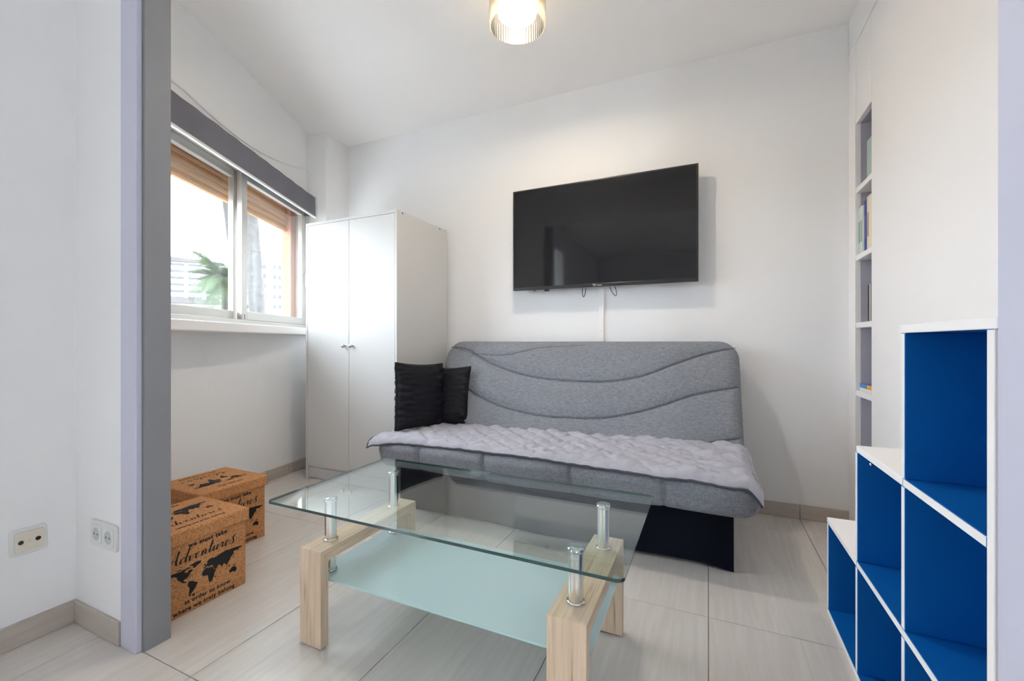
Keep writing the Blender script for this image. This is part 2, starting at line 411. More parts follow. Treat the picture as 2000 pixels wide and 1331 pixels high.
# ------------------------------------------------------------------ window
win = bpy.data.objects.new('window_1', None); COL.objects.link(win); struct(win, 'silver aluminium sliding window with two panes')
def wpart(name, boxes, mat, parent=win, bevel=.002):
    mb = MB()
    for b in boxes: wbox(mb, *b)
    return mb.build(name, mat, parent, bevel=bevel)
ZW0, ZW1, LW = 1.046, 1.985, 1.68
wpart('outer_frame', [(0, LW, -.062, .02, ZW0, ZW0 + .028)], M_alu)
wpart('outer_frame', [(0, LW, -.062, .02, ZW1 - .03, ZW1)], M_alu)
wpart('outer_frame', [(0, .040, -.062, .02, ZW0 + .028, ZW1 - .03)], M_alu)
wpart('outer_frame', [(LW - .04, LW, -.062, .02, ZW0 + .028, ZW1 - .03)], M_alu)
def sash(s0, s1, n0, n1, wl, wr):
    z0, z1 = ZW0 + .029, ZW1 - .031
    sh = wpart('sash', [(s0, s0 + wl, n0, n1, z0, z1)], M_alu)
    wpart('stile', [(s1 - wr, s1, n0, n1, z0, z1)], M_alu, sh)
    wpart('rail', [(s0 + wl, s1 - wr, n0, n1, z0, z0 + .050)], M_alu, sh)
    wpart('rail', [(s0 + wl, s1 - wr, n0, n1, z1 - .045, z1)], M_alu, sh)
    nm = (n0 + n1) / 2
    wpart('pane', [(s0 + wl - .004, s1 - wr + .004, nm - .0025, nm + .0025, z0 + .046, z1 - .041)], M_glass, sh, bevel=0)
    wpart('seal', [(s1 - wr - .003, s1 - wr, n0 + .004, n1 - .004, z0 + .05, z1 - .045)], M_seal, sh, bevel=0)
    return sh
s1 = sash(.042, .845, -.014, .016, .058, .052)
s2 = sash(.800, 1.64, -.056, -.026, .060, .058)
wpart('latch', [(.052, .062, .016, .030, 1.36, 1.47)], M_sockw, s1, .003)
wpart('end_cap', [(.806, .842, .010, .0175, 1.078, 1.110)], M_alu, s1, .001)
for z in (1.084, 1.094, 1.103):
    wpart('drain_hole', [(.818, .826, .016, .0182, z - .003, z + .003)], M_seal, s1, 0)

# roller shutter slats outside the panes
sh = thing('roller_shutter', 'tan roller shutter partly lowered outside the window', 'shutter')
for k in range(5):
    z0 = 1.772 + k * .042
    prof = [(-.100, z0), (-.091, z0 + .006), (-.088, z0 + .020), (-.091, z0 + .036), (-.098, z0 + .0450), (-.106, z0 + .036), (-.108, z0 + .006)]
    V = [WM @ Vector((s, n, z)) for s in (.118, 1.676) for n, z in prof]; n = len(prof)
    Fc = [tuple(range(n - 1, -1, -1)), tuple(range(n, 2 * n))] + [(i, (i + 1) % n, n + (i + 1) % n, n + i) for i in range(n)]
    MB().add(V, Fc).build('slat', M_shut, sh)
# blind with valance
bl = thing('window_blind', 'grey fabric blind rolled up above the window', 'blind')
def vfn(u, v):
    s = .06 + 1.70 * u; z = 1.907 + .143 * v
    n = .1 + .0035 * math.sin(s * 17 + 5 * v) * (1 - v) + .002 * math.sin(s * 41 + 9 * v)
    return WM @ Vector((s, n, z))
mb = MB(); mb.grid(vfn, 120, 8)
mb.grid(lambda u, v: vfn(u, v) - NV * .004, 120, 8, flip=True)
mb.build('valance', M_blind, bl)
wpart('bottom_bar', [(.055, 1.765, .090, .106, 1.893, 1.907)], M_sockw, bl, .003)
wpart('head_box', [(.065, 1.76, .004, .094, 2.040, 2.049)], M_blind, bl, .001)
wpart('roll', [(.07, 1.75, .03, .078, 1.955, 2.003)], M_blind, bl, .02)
wpart('end_plate', [(.060, .064, .006, .098, 1.91, 2.046)], M_blind, bl, .001)

# ------------------------------------------------------------------ built-in cabinet on the right with a book niche
cab_ = thing('built_in_cabinet', 'tall white built-in cabinet with a narrow open book niche', 'cabinet')
NY0, NY1, NZ1 = 2.409, 2.629, 2.012
MB().box(X_R, X_R + .02, Y_D1 + .01, NY0, 0, 2.4045).build('front_panel', M_whitep, cab_, bevel=.002)
MB().box(X_R, X_R + .02, NY0 + .0003, NY1 - .0003, NZ1, 2.4045).build('top_panel', M_whitep, cab_)
MB().box(X_R - .004, X_R + .02, NY1, Y_B - .001, .0, 2.4045).build('stile', M_whitep, cab_, bevel=.002)
MB().box(X_R + .02, .95, NY0 - .02, NY0, 0, 2.4).build('niche_side', M_lav, cab_)
MB().box(X_R + .02, .95, NY1, NY1 + .02, 0, 2.4).build('niche_side', M_lav, cab_)
MB().box(.93, .95, NY0, NY1, 0, 2.4).build('niche_back', M_lav, cab_)
MB().box(X_R + .0205, .93, NY0 + .0003, NY1 - .0003, NZ1, NZ1 + .02).build('niche_top', M_lav, cab_)
SHZ = [1.695, 1.366, 1.036, .705, .36]
for z in SHZ:
    MB().box(X_R, .93, NY0 + .0005, NY1 - .0005, z - .026, z).build('shelf', [M_whitep], cab_, bevel=.0015)
MB().box(X_R, X_R + .02, NY0 + .001, NY1 - .001, 0, .1).build('plinth', M_whitep, cab_)
bk = MB().box(X_R - .006, 1.75, Y_D1 + .01, Y_B, 2.409, Z_C).build('wall_bulkhead', M_wall, bevel=.012, seg=3); struct(bk)
def book(y0, y1, z0, h, col, label, group, x0=.668, depth=.16, tilt=0, cover=None):
    t = thing('book', label, 'book', (x0, (y0 + y1) / 2, z0), 0, group); w = (y1 - y0) / 2 - .0006
    m = plain('book_cover', col, .6)
    mb = MB().box(0, .003, -w, w, 0, h); mb.box(.003, depth, -w, -w + .002, 0, h); mb.box(.003, depth, w - .002, w, 0, h)
    mb.build('cover', m, t)
    MB().box(.0031, depth - .004, -w + .0021, w - .0021, .003, h - .003).build('pages', M_sock, t)
    if cover:
        MB().box(-.0006, 0, -w * .7, w * .7, h * .25, h * .7).build('spine_print', plain('book_print', cover, .6), t)
    if tilt: t.rotation_euler = (tilt, 0, 0)
    return t
g = 'books on the niche shelves'
z = 1.366
book(2.592, 2.624, z, .225, (.60, .66, .60), 'pale green book at the far end of the niche shelf', g, cover=(.25, .40, .30))
book(2.563, 2.591, z, .228, (.70, .72, .72), 'white patterned book beside the pale green book', g, cover=(.30, .42, .52))
book(2.537, 2.562, z, .222, (.46, .55, .50), 'grey green book between white and blue books', g, cover=(.65, .60, .45))
book(2.500, 2.536, z, .238, (.020, .055, .27), 'dark blue book in the niche beside cream books', g, cover=(.05, .10, .38))
book(2.470, 2.499, z, .246, (.80, .68, .47), 'cream book right next to the dark blue book', g, cover=(.55, .30, .18))
book(2.440, 2.469, z, .246, (.83, .74, .56), 'cream book one further from the blue book', g)
book(2.412, 2.439, z, .243, (.78, .66, .50), 'tan book at the near end of the niche row', g)
z = 1.036
book(2.468, 2.489, z, .168, (.035, .033, .033), 'thin black book on the third niche shelf', g)
book(2.450, 2.467, z, .170, (.55, .53, .50), 'thin pale book between two dark books', g)
book(2.426, 2.449, z, .168, (.10, .09, .085), 'dark brown book nearest the niche edge', g)
z = 1.695
book(2.430, 2.500, z, .175, (.42, .52, .47), 'thick pale green book alone on the top niche shelf', g)
z = .705
for k, (c, lb, a, b) in enumerate([((.78, .77, .74), 'white card game box at the bottom of the niche', 2.44, 2.60), ((.85, .38, .04), 'orange card game box on the white one', 2.425, 2.50), ((.05, .22, .62), 'blue card game box lying on the low niche shelf', 2.51, 2.60)]):
    zz = z + (0 if k == 0 else .0185)
    t = thing('game_box', lb, 'game box', (.668, (a + b) / 2, zz), 0, 'game boxes in the niche'); w = (b - a) / 2
    MB().box(0, .10, -w, w, 0, .012).build('tray', plain('card_box', c, .5), t, bevel=.001)
    MB().box(-.001, .101, -w - .001, w + .001, .008, .018).build('lid', plain('card_lid', [min(1, q * 1.1) for q in c], .5), t, bevel=.001)

# ------------------------------------------------------------------ stepped cube shelf, blue inside
st = thing('step_shelf', 'white stepped cube shelf painted blue inside', 'shelf')
XS, XE = .378, .652
def board(y0, y1, z0, z1, white='', name='board'):
    # face order -Z +Z -Y +X +Y -X ; front edge always white
    idx = {'b': 0, 't': 1, 'n': 2, 'f': 4}
    mi = [1, 1, 1, 1, 1, 0]
    for c in white: mi[idx[c]] = 0
    return MB().box(XS, XE, y0, y1, z0, z1, mi).build(name, [M_whitep, M_blue], st, bevel=.0012, seg=1)
T = .018
board(.862, 1.83, .0, T, 'f')
board(1.8125, 1.83, T, .312, 'f')                 # far end
board(1.503, 1.832, .312, .330, 'tf', 'step_top') # first step
board(1.4945, 1.512, T, .312)                     # divider under
board(1.4945, 1.512, .330, .634, 'f')
board(1.1850, 1.503, .634, .652, 'tf', 'step_top')
board(.880, 1.503, .312, .330)
board(.880, 1.1850, .634, .652)
board(1.1755, 1.194, T, .312); board(1.1755, 1.194, .330, .634); board(1.1755, 1.194, .652, .961, 'f')
board(.8615, .880, T, .961, 'n', 'end_panel')
board(.855, 1.200, .961, .979, 'tfn', 'step_top')
MB().box(XE - .002, XE + .004, .88, 1.8125, T, .312).build('back_panel', M_blue, st)
MB().box(XE - .002, XE + .004, .88, 1.4945, .330, .634).build('back_panel', M_blue, st)
MB().box(XE - .002, XE + .004, .88, 1.1755, .652, .961).build('back_panel', M_blue, st)
MB().lathe([(.0001, 0), (.006, 0), (.007, .002), (.004, .004), (.0001, .004)], 12, M=Matrix.Translation((.41, 1.4945, .605)) @ Matrix.Rotation(PI / 2, 4, 'X')).build('cam_lock', M_chrome, st)

# ------------------------------------------------------------------ wardrobe
wd = thing('wardrobe', 'white two-door wardrobe between window and sofa', 'wardrobe', (-2.147, 2.141, 0))
WW, WD, WH = .394, .558, 1.762
MB().box(-WW, -WW + .016, 0, WD, 0, WH).build('side_panel', M_white, wd, bevel=.001)
MB().box(WW - .016, WW, 0, WD, 0, WH).build('side_panel', M_white, wd, bevel=.001)
MB().box(-WW + .016, WW - .016, 0, WD, WH - .017, WH - .001).build('top_panel', M_white, wd, bevel=.001)
MB().box(-WW + .016, WW - .016, .02, WD, .072, .088).build('bottom_panel', M_white, wd)
MB().box(-WW + .016, WW - .016, .014, .03, .006, .075).build('plinth', M_white, wd)
MB().box(-WW + .016, WW - .016, WD - .006, WD, .08, WH - .02).build('back_panel', M_white, wd)
for sgn in (-1, 1):
    x0, x1 = (-WW + .018, -.0015) if sgn < 0 else (.0015, WW - .018)
    d = MB().box(x0, x1, .001, .017, .091, WH - .019).build('door', M_white, wd, bevel=.0012)
    MB().lathe([(.005, 0), (.005, .012), (.011, .016), (.0125, .022), (.010, .026), (.0001, .027)], 20,
               M=Matrix.Translation((sgn * .033, .001, .916)) @ Matrix.Rotation(PI / 2, 4, 'X')).build('knob', plain('satin_nickel', (.55, .53, .52), .3, metal=1), d)
for y in (.055, .47):
    MB().lathe([(.0055, 0), (.0055, .0012), (.0001, .0015)], 12, M=Matrix.Translation((WW, y, WH - .009)) @ Matrix.Rotation(PI / 2, 4, 'Y')).build('bolt_head', M_piping, wd)

# ------------------------------------------------------------------ sofa bed
so = thing('sofa_bed', 'grey linen click-clack sofa bed with black base skirt', 'sofa', (0, 0, 0))
SX0, SX1 = -1.68, .185
def seat_profile():
    # rounded rectangle in (y,z), counter-clockwise seen from +x
    y0, y1, z0, z1 = 1.862, 2.44, .258, .412; pts = []
    def arc(cy, cz, r, a0, a1, n=7):
        for k in range(n + 1):
            a = math.radians(a0 + (a1 - a0) * k / n); pts.append((cy + r * math.cos(a), cz + r * math.sin(a)))
    arc(y0 + .06, z1 - .06, .06, 90, 180)
    arc(y0 + .055, z0 + .045, .045, 180, 270)
    for k in range(1, 6): pts.append((y0 + .055 + (y1 - y0 - .085) * k / 6, z0))
    arc(y1 - .03, z0 + .03, .03, 270, 360, 4)
    arc(y1 - .03, z1 - .03, .03, 0, 90, 4)
    for k in range(1, 10): pts.append((y1 - .03 + (y0 + .06 - y1 + .03) * k / 10, z1))
    return pts
SP = seat_profile(); NP = len(SP)
seams = [-1.389, -1.003, -.563, -.169]
mb = MB(); NX = 380; V = []; Fc = []
yc, zc = 2.15, .335
for i in range(NX + 1):
    t = i / NX
    e0 = .5 - .5 * math.cos(PI * t); t = t * .6 + e0 * .4
    x = SX0 + (SX1 - SX0) * t
    d = min(x - SX0, SX1 - x); R = .07
    k = math.sqrt(max(0, 1 - (1 - min(d / R, 1)) ** 2))
    ins = .06 * (1 - k)
    for y, z in SP:
        yy, zz = y, z
        fr = max(0, min(1, (1.95 - y) / .09)); tp = max(0, (z - .38) / .03)
        g_ = sum(math.exp(-((x - s) / .009) ** 2) for s in seams)
        pf = min(abs(x - s) for s in seams + [SX0, SX1])
        yy -= fr * .014 * (1 - math.exp(-pf / .06)); yy += fr * .014 * g_
        nz = noise.noise(Vector((x * 9, z * 6, y * 4))) * .004 + noise.noise(Vector((x * 30, z * 5, 3))) * .0025 * fr
        yy += nz * fr; zz += noise.noise(Vector((x * 3.1, y * 3, 1))) * .006 * (1 if z < .3 else .4)
        zz -= fr * .010 * math.sin(PI * t) if z < .3 else 0
        dy, dz = yy - yc, zz - zc
        V.append((x, yc + dy * (1 - ins / .29), zc + dz * (1 - ins / .078 * .75)))
for i in range(NX):
    for k in range(NP):
        k2 = (k + 1) % NP
        Fc.append((i * NP + k, i * NP + k2, (i + 1) * NP + k2, (i + 1) * NP + k))
Fc.append(tuple(range(NP - 1, -1, -1))); Fc.append(tuple(NX * NP + k for k in range(NP)))
mb.add(V, Fc, 0, True)
seat = mb.build('seat', M_sofa, so)
# backrest: tilted padded panel with stitched waves
sA = [(-1.634, .905), (-1.478, .884), (-1.333, .817), (-1.169, .762), (-.976, .723), (-.748, .709), (-.527, .713), (-.334, .75), (-.173, .816), (-.017, .874), (.133, .91)]
sB = [(-1.66, .76), (-1.56, .705), (-1.451, .649), (-1.271, .575), (-1.117, .535), (-.908, .508), (-.718, .507), (-.541, .518), (-.375, .553), (-.218, .605), (-.066, .664), (.157, .715)]
sC = [(-1.62, .908), (-1.407, .862), (-1.19, .857), (-.981, .901), (-.778, .917), (-.586, .931)]
sD = [(-.063, .424), (.031, .447), (.104, .467), (.165, .476)]
BX0, BX1, BZ0, BZ1 = -1.668, .160, .375, .945
KT = .4815; LEN = math.sqrt(1 + KT * KT)
SEG = []
for L, w in ((sA, 1), (sB, 1), (sC, .45), (sD, .8)):
    q = curve_pts(L, 60); SEG += [(a, b, w) for a, b in zip(q[:-1], q[1:])]
def seam_d(x, z):
    best = 9; bw = 0
    for a, b, w in SEG:
        if abs(x - a[0]) > .08: continue
        dx, dz = b[0] - a[0], b[1] - a[1]; l2 = dx * dx + dz * dz + 1e-9
        t = max(0, min(1, ((x - a[0]) * dx + (z - a[1]) * dz) / l2))
        d = math.hypot(x - a[0] - t * dx, z - a[1] - t * dz)
        if d < best: best = d; bw = w
    return best, bw
NU, NVv = 300, 110
cxb, hwb = (BX0 + BX1) / 2, (BX1 - BX0) / 2
def back_xy(u, v):
    h = BZ0 + (BZ1 - BZ0) * (1 - (1 - v) ** 1.15)
    r = .10; hw = hwb - .012 * (h - BZ0) / .57
    if h > BZ1 - r: hw = hw - r + math.sqrt(max(0, r * r - (h - BZ1 + r) ** 2))
    a = u * 2 - 1; a = math.copysign(1 - (1 - abs(a)) ** 1.15, a)
    return cxb + a * hw, h, hw
def back_front(u, v):
    x, h, hw = back_xy(u, v)
    de = min(hw - abs(x - cxb), BZ1 - h + .0); R = .065
    t = .075 * math.sqrt(max(0, 1 - (1 - min(max(de, 0) / R, 1)) ** 2))
    d, w = seam_d(x, h)
    t -= w * (.014 * math.exp(-(d / .006) ** 2) + .014 * math.exp(-(d / .035) ** 2)) * min(1, de / .03)
    t += .003 * noise.noise(Vector((x * 5, h * 5, 0)))
    ym = 2.30 + KT * (h - .40) + .072
    return (x, ym - t, h + t * .0)
def back_rear(u, v):
    x, h, hw = back_xy(u, v)
    de = min(hw - abs(x - cxb), BZ1 - h); t = .055 * math.sqrt(max(0, 1 - (1 - min(max(de, 0) / .05, 1)) ** 2))
    return (x, min(2.30 + KT * (h - .40) + .072 + t, 2.722), h)
mb = MB(); mb.grid(back_front, NU, NVv); mb.grid(back_rear, 80, 40, flip=True)
back = mb.build('backrest', M_sofa, so)
for L, w in ((sA, 1), (sB, 1), (sC, .45), (sD, .8)):
    P = []
    for x, h in curve_pts(L, 80):
        de = min(hwb - abs(x - cxb), BZ1 - h)
        if de < .02: continue
        t = .075 * math.sqrt(max(0, 1 - (1 - min(de / .065, 1)) ** 2)) - w * .028 * min(1, de / .03) + .003 * noise.noise(Vector((x * 5, h * 5, 0)))
        P.append((x, 2.30 + KT * (h - .40) + .072 - t - .0005, h))
    MB().tube(P, .0016, 5).build('stitching', M_seam, back)
# black cloth skirt around the storage base
def skirt(u, v):
    x = -1.596 + 1.691 * u; z = .012 + .262 * v + .006 * (1 - v) * math.sin(u * 9) - (.010 * (1 - v) * max(0, (u - .93) / .07))
    return (x, 1.985 + .004 * math.sin(u * 23) * (1 - v) - .006 * (1 - v), z)
mb = MB(); mb.grid(skirt, 80, 6)
mb.grid(lambda u, v: (.095 + .002 * math.sin(u * 8), 1.985 - .006 * (1 - v) + .47 * u, .010 + .262 * v), 20, 4)
mb.grid(lambda u, v: (-1.596, 1.985 + .47 * (1 - u), .010 + .262 * v), 20, 4)
mb.build('base_skirt', M_cloth_black, so)
MB().box(-1.585, .085, 2.00, 2.44, .03, .27).build('storage_base', M_black, so)
MB().box(-1.55, .05, 2.44, 2.60, .05, .37).build('rear_frame', M_black, so)

# quilted throw lying on the seat
bt = thing('throw_blanket', 'pale grey quilted throw with dark edging on the sofa seat', 'blanket')
def bl_pt(u, v, lift=0):
    x = -1.715 + 1.90 * u
    y1 = 2.335 - .02 * u
    yf = 1.872 + .008 * math.sin(u * 5.5) - .022 * math.exp(-((u - .02) / .05) ** 2)
    s = v * (y1 - yf + .02)                      # 0 at the hanging front hem
    fold = .010 + .004 * math.sin(u * 7 + 1) + .016 * max(0, (u - .86) / .14) ** 2
    y = yf + max(0, s - fold); z = .4135
    if s < fold:
        k = 1 - s / fold
        z -= fold * k * .9; y = yf - .008 * math.sin(PI * k * .6)
    z -= max(0, (1.915 - y) / .05) ** 2 * .016
    # lift over the seat's rounding, puffed diamonds, loose wrinkles
    q = .010 * abs(math.sin((x * 1.0 + y * 1.15) * 26) * math.sin((x * 1.0 - y * 1.15) * 26)) ** .6
    q += .010 * (noise.noise(Vector((x * 8, y * 9, 2))) + .35) * (.6 + .9 * u) + .0075 * noise.noise(Vector((x * 26, y * 24, 5))) + .003 * noise.noise(Vector((x * 60, y * 55, 8)))
    z += .008 + max(0, q) * (1 if s > fold else .35) + lift + .030 * u * max(0, (y - 2.1) / .25)
    # the right end slips over the side of the seat
    e = x - .135
    if e > 0:
        z -= .045 * (e / .05) ** 1.3 * (.7 + .45 * max(0, 2.1 - y) / .2) + .002 * math.sin(y * 60)
        x = .135 + e * (.75 + .25 * max(0, 2.1 - y) / .25)
    e = -1.665 - x
    if e > 0: z -= .022 * (e / .05) ** 1.6
    return (x, y, z)
mb = MB(); mb.grid(lambda u, v: bl_pt(u, v), 330, 84)
mb.grid(lambda u, v: bl_pt(u, v, -.006), 330, 84, flip=True)
mb.build('quilt', M_blanket, bt)
hem = [bl_pt(k / 150, 0, -.002) for k in range(151)]
MB().tube([(p[0], p[1] - .003, p[2]) for p in hem], .0048, 6).build('edging', M_piping, bt)
MB().tube([Vector(bl_pt(1, k / 40, -.001)) + Vector((.002, 0, 0)) for k in range(41)], .0035, 6).build('edging', M_blanket, bt)
MB().tube([Vector(bl_pt(0, k / 40, -.001)) + Vector((-.002, 0, 0)) for k in range(6)], .0045, 6).build('edging', M_piping, bt)

# cushions
def cushion(label, center, rot, w, h, th, seed):
    t = thing('cushion', label, 'cushion', center, 0, 'black cushions on the sofa'); t.rotation_euler = rot
    def f(sgn):
        def g(u, v):
            a, b = u * 2 - 1, v * 2 - 1
            e = max(0, (1 - abs(a) ** 2.4)) * max(0, (1 - abs(b) ** 2.4))
            pin = 1 - .07 * (1 - abs(a) ** 2) * abs(b) ** 3 ; pin2 = 1 - .07 * (1 - abs(b) ** 2) * abs(a) ** 3
            wr = .013 * noise.noise(Vector((a * 2 + seed, b * 9, sgn))) * (abs(a) ** 2 + .3) + .009 * noise.noise(Vector((a * 4 + seed, b * 19, sgn))) * abs(a)
            return (a * w / 2 * pin2, sgn * (th / 2 * e ** .42 + (wr if e > .02 else 0)), b * h / 2 * pin)
        return g
    mb = MB(); mb.grid(f(-1), 48, 48); mb.grid(f(1), 48, 48, flip=True)
    mb.build('cover', M_cush, t)
    bor = [f(1)(u, v) for u, v in [(k / 24, 0) for k in range(24)] + [(1, k / 24) for k in range(24)] + [(1 - k / 24, 1) for k in range(24)] + [(0, 1 - k / 24) for k in range(25)]]
    MB().tube([(p[0], 0, p[2]) for p in bor], .003, 6).build('seam', M_cush, t)
cushion('black cushion in front, leaning on the wardrobe side', (-1.588, 2.155, .618), (math.radians(-4), math.radians(3), math.radians(74)), .36, .395, .13, 1)
cushion('black cushion behind, half hidden against the sofa back', (-1.535, 2.345, .600), (math.radians(-16), math.radians(-2), math.radians(10)), .33, .375, .10, 5)

# ------------------------------------------------------------------ television
tv = thing('television', 'black flat television hung on the white wall', 'television', (-.6185, 2.637, 1.283))
TW, TH = .5685, .661
MB().box(-TW, TW, 0, .022, 0, TH).build('housing', M_black, tv, bevel=.003)
M_scr = plain('dark_screen', (.010, .010, .012), .06, spec=.5)
MB().box(-TW + .009, TW - .009, -.0015, 0, .020, TH - .009).build('screen', M_scr, tv)
bz = plain('bezel_black', (.018, .018, .018), .3)
for b in ((-TW, TW, 0, .020), (-TW, TW, TH - .009, TH)): MB().box(b[0], b[1], -.004, 0, b[2], b[3]).build('bezel', bz, tv, bevel=.0015)
for b in ((-TW, -TW + .009), (TW - .009, TW)): MB().box(b[0], b[1], -.004, 0, .02, TH - .009).build('bezel', bz, tv, bevel=.0015)
MB().box(-.40, .40, .022, .060, .03, .40).build('rear_bulge', M_black, tv, bevel=.01)
MB().box(-.22, .22, .060, .099, .15, .35).build('wall_mount', M_black, tv)
MB().box(-.350, -.322, .004, .020, -.012, .001).build('receiver', M_black, tv, bevel=.001)
MB().box(-.428, -.414, .006, .014, -.006, .001).build('led_lens', plain('red_lens', (.35, .05, .03), .3), tv)
def text_mesh(body, size, ex=.0003, spacing=1.0):
    c = bpy.data.curves.new('lettering', 'FONT'); c.body = body; c.size = size; c.extrude = ex; c.align_x = 'CENTER'; c.space_character = spacing; c.resolution_u = 3; c.offset = size * .028
    o = bpy.data.objects.new('lettering', c); COL.objects.link(o)
    bpy.context.view_layer.update()
    me = bpy.data.meshes.new_from_object(o.evaluated_get(bpy.context.evaluated_depsgraph_get()))
    bpy.data.objects.remove(o); bpy.data.curves.remove(c)
    return me
def text_obj(name, body, size, mat, parent, M, spacing=1.0):
    me = text_mesh(body, size, spacing=spacing); me.transform(M); me.materials.clear(); me.materials.append(mat)
    o = bpy.data.objects.new(name, me); COL.objects.link(o); o.parent = parent
    return o
RX = Matrix.Rotation(PI / 2, 4, 'X')
lg = plain('silver_print', (.62, .62, .62), .4)
text_obj('logo_print', 'TD', .016, lg, tv, Matrix.Translation((-.020, -.0048, .004)) @ RX)
text_obj('logo_print', 'Systems', .009, lg, tv, Matrix.Translation((.012, -.0048, .0055)) @ RX)
def loop_pts(cx, w, dz, lean):
    return [(cx + w * math.cos(a) + lean * (math.sin(a) - 0), .03 + .006 * math.sin(a), -.002 + dz * math.sin(a)) for a in [PI + PI * k / 16 for k in range(17)]]
MB().tube(loop_pts(-.093, .011, .056, .002), .0022, 6).build('cable_loop', M_black, tv)
MB().tube(loop_pts(.083, .016, .058, -.022), .0022, 6).build('cable_loop', M_black, tv)
du = thing('cable_duct', 'white cable duct running down the wall under the television', 'cable duct', (-.6155, Y_B, .08))
MB().box(-.0165, .0165, -.012, 0, 0, 1.30).build('channel', M_whitep, du, bevel=.002)
MB().box(-.0145, .0145, -.014, -.012, .0, 1.30).build('cover', M_whitep, du, bevel=.001)
MB().lathe([(.003, 0), (.003, .001), (.0001, .0014)], 8, M=Matrix.Translation((-.004, -.014, .93)) @ RX).build('screw', M_alu, du)

# ------------------------------------------------------------------ coffee table
tb = thing('coffee_table', 'glass coffee table with light oak frames and steel posts', 'coffee table', (0, 0, 0))
def u_frame(x0, x1):
    y0, y1, h, th, r = .958, 1.428, .301, .030, .010
    hi, yi0, yi1 = h - th - .006, y0 + th, y1 - th
    outer = [(y0, .004), (y0, h), (y1, h), (y1, .004)]
    inner = [(yi1, .004), (yi1, hi - r)] + [(yi1 - r + r * math.cos(a), hi - r + r * math.sin(a)) for a in (PI / 6, PI / 3, PI / 2)] + \
            [(yi0 + r + r * math.cos(a), hi - r + r * math.sin(a)) for a in (PI / 2, 2 * PI / 3, 5 * PI / 6)] + [(yi0, hi - r), (yi0, .004)]
    P2 = outer + inner; n = len(P2)
    def run(p):   # unrolled length along the frame
        y, z = p
        if y <= yi0 + .02 and z < h - .001: return z
        if y >= yi1 - .02 and z < h - .001: return h + (y1 - y0) + (h - z)
        return h + (y - y0)
    me = bpy.data.meshes.new('wood_frame')
    V = [(x0, p[0], p[1]) for p in P2] + [(x1, p[0], p[1]) for p in P2]
    Fc = []
    # side faces in convex pieces: two legs and the beam
    legA = [0, 1, n - 5, n - 4, n - 3, n - 2, n - 1]; 
    Fc += [tuple(range(n))[::-1], tuple(range(n, 2 * n))]
    Fc = []
    m = n - 4
    i0 = list(range(4, n))
    # legs/beam split at inner corner vertices
    mid_r = 4 + 3; mid_l = n - 5
    A = [3] + [2] + [mid_r - 0] + list(range(mid_r - 1, 3, -1))
    B = [2, 1, mid_l, ] + list(range(mid_l - 1, mid_r - 1, -1))
    Cc = [1, 0] + list(range(n - 1, mid_l - 1, -1))
    for poly_ in (A, B, Cc):
        Fc.append(tuple(poly_)); Fc.append(tuple(k + n for k in reversed(poly_)))
    for i in range(n): Fc.append((i, i + n, (i + 1) % n + n, (i + 1) % n))
    me.from_pydata(V, [], Fc)
    me.materials.append(M_oak)
    uv = me.uv_layers.new(name='unrolled')
    import bmesh
    for pl in me.polygons:
        for li in pl.loop_indices:
            vi = me.loops[li].vertex_index; p = P2[vi % n]; X = V[vi][0]
            ln = run(p)
            if pl.normal.y < -.9 or pl.normal.y > .9: ln = p[1] if pl.normal.y < 0 else h + .47 + h - p[1]
            if abs(pl.normal.x) > .9: uu = min(p[0] - y0, y1 - p[0], h - p[1]) + X * 3
            else: uu = X
            uv.data[li].uv = (uu, ln)
    bm = bmesh.new(); bm.from_mesh(me); bmesh.ops.recalc_face_normals(bm, faces=bm.faces); bm.to_mesh(me); bm.free()
    o = bpy.data.objects.new('wood_frame', me); COL.objects.link(o); o.parent = tb
    b = o.modifiers.new('bevel', 'BEVEL'); b.width = .0012; b.segments = 2; b.limit_method = 'ANGLE'
    for yy in (y0 + .005, y1 - .025):
        MB().box(x0 + .006, x1 - .006, yy, yy + .02, 0, .0042).build('foot_pad', M_black, o)
    return o
u_frame(-1.163, -1.074); u_frame(-.346, -.250)
def slab(name, x0, x1, y0, y1, z0, z1, r, mats, parent):
    pts = []
    for cx_, cy_, a0 in ((x1 - r, y1 - r, 0), (x0 + r, y1 - r, 90), (x0 + r, y0 + r, 180), (x1 - r, y0 + r, 270)):
        for k in range(7):
            a = math.radians(a0 + 15 * k); pts.append((cx_ + r * math.cos(a), cy_ + r * math.sin(a)))
    n = len(pts); V = [(p[0], p[1], z0) for p in pts] + [(p[0], p[1], z1) for p in pts]
    Fc = [tuple(range(n - 1, -1, -1)), tuple(range(n, 2 * n))] + [(i, (i + 1) % n, n + (i + 1) % n, n + i) for i in range(n)]
    return MB().add(V, Fc, [0, 0] + [1] * n).build(name, mats, parent)
slab('glass_top', -1.262, -.160, .917, 1.468, .4365, .4445, .018, [M_tglass, M_tedge], tb)
M_fedge = plain('frosted_edge', (.45, .66, .64), .2)
slab('glass_shelf', -1.160, -.255, .996, 1.392, .194, .200, .012, [M_frost, M_fedge], tb)
for (x, y) in ((-1.119, 1.039), (-.298, 1.039), (-.298, 1.347), (-1.119, 1.347)):
    p = MB().lathe([(.0185, .301), (.0185, .4355)], 28).build('post', M_chrome, tb, loc=(x, y, 0))
    MB().lathe([(.0185, .3015), (.0230, .3015), (.0230, .3045), (.0188, .306)], 28, cap=False).build('ring', M_chrome, p)
    MB().lathe([(.0185, .424), (.0212, .426), (.0212, .4360), (.0001, .4362)], 28, cap=False).build('cap', M_chrome, p)
    MB().lathe([(.0165, .2002), (.0165, .265)], 28).build('lower_post', M_chrome, p)
    MB().lathe([(.0165, .2005), (.0195, .2005), (.0195, .206), (.0168, .207)], 28, cap=False).build('ring', M_chrome, p)

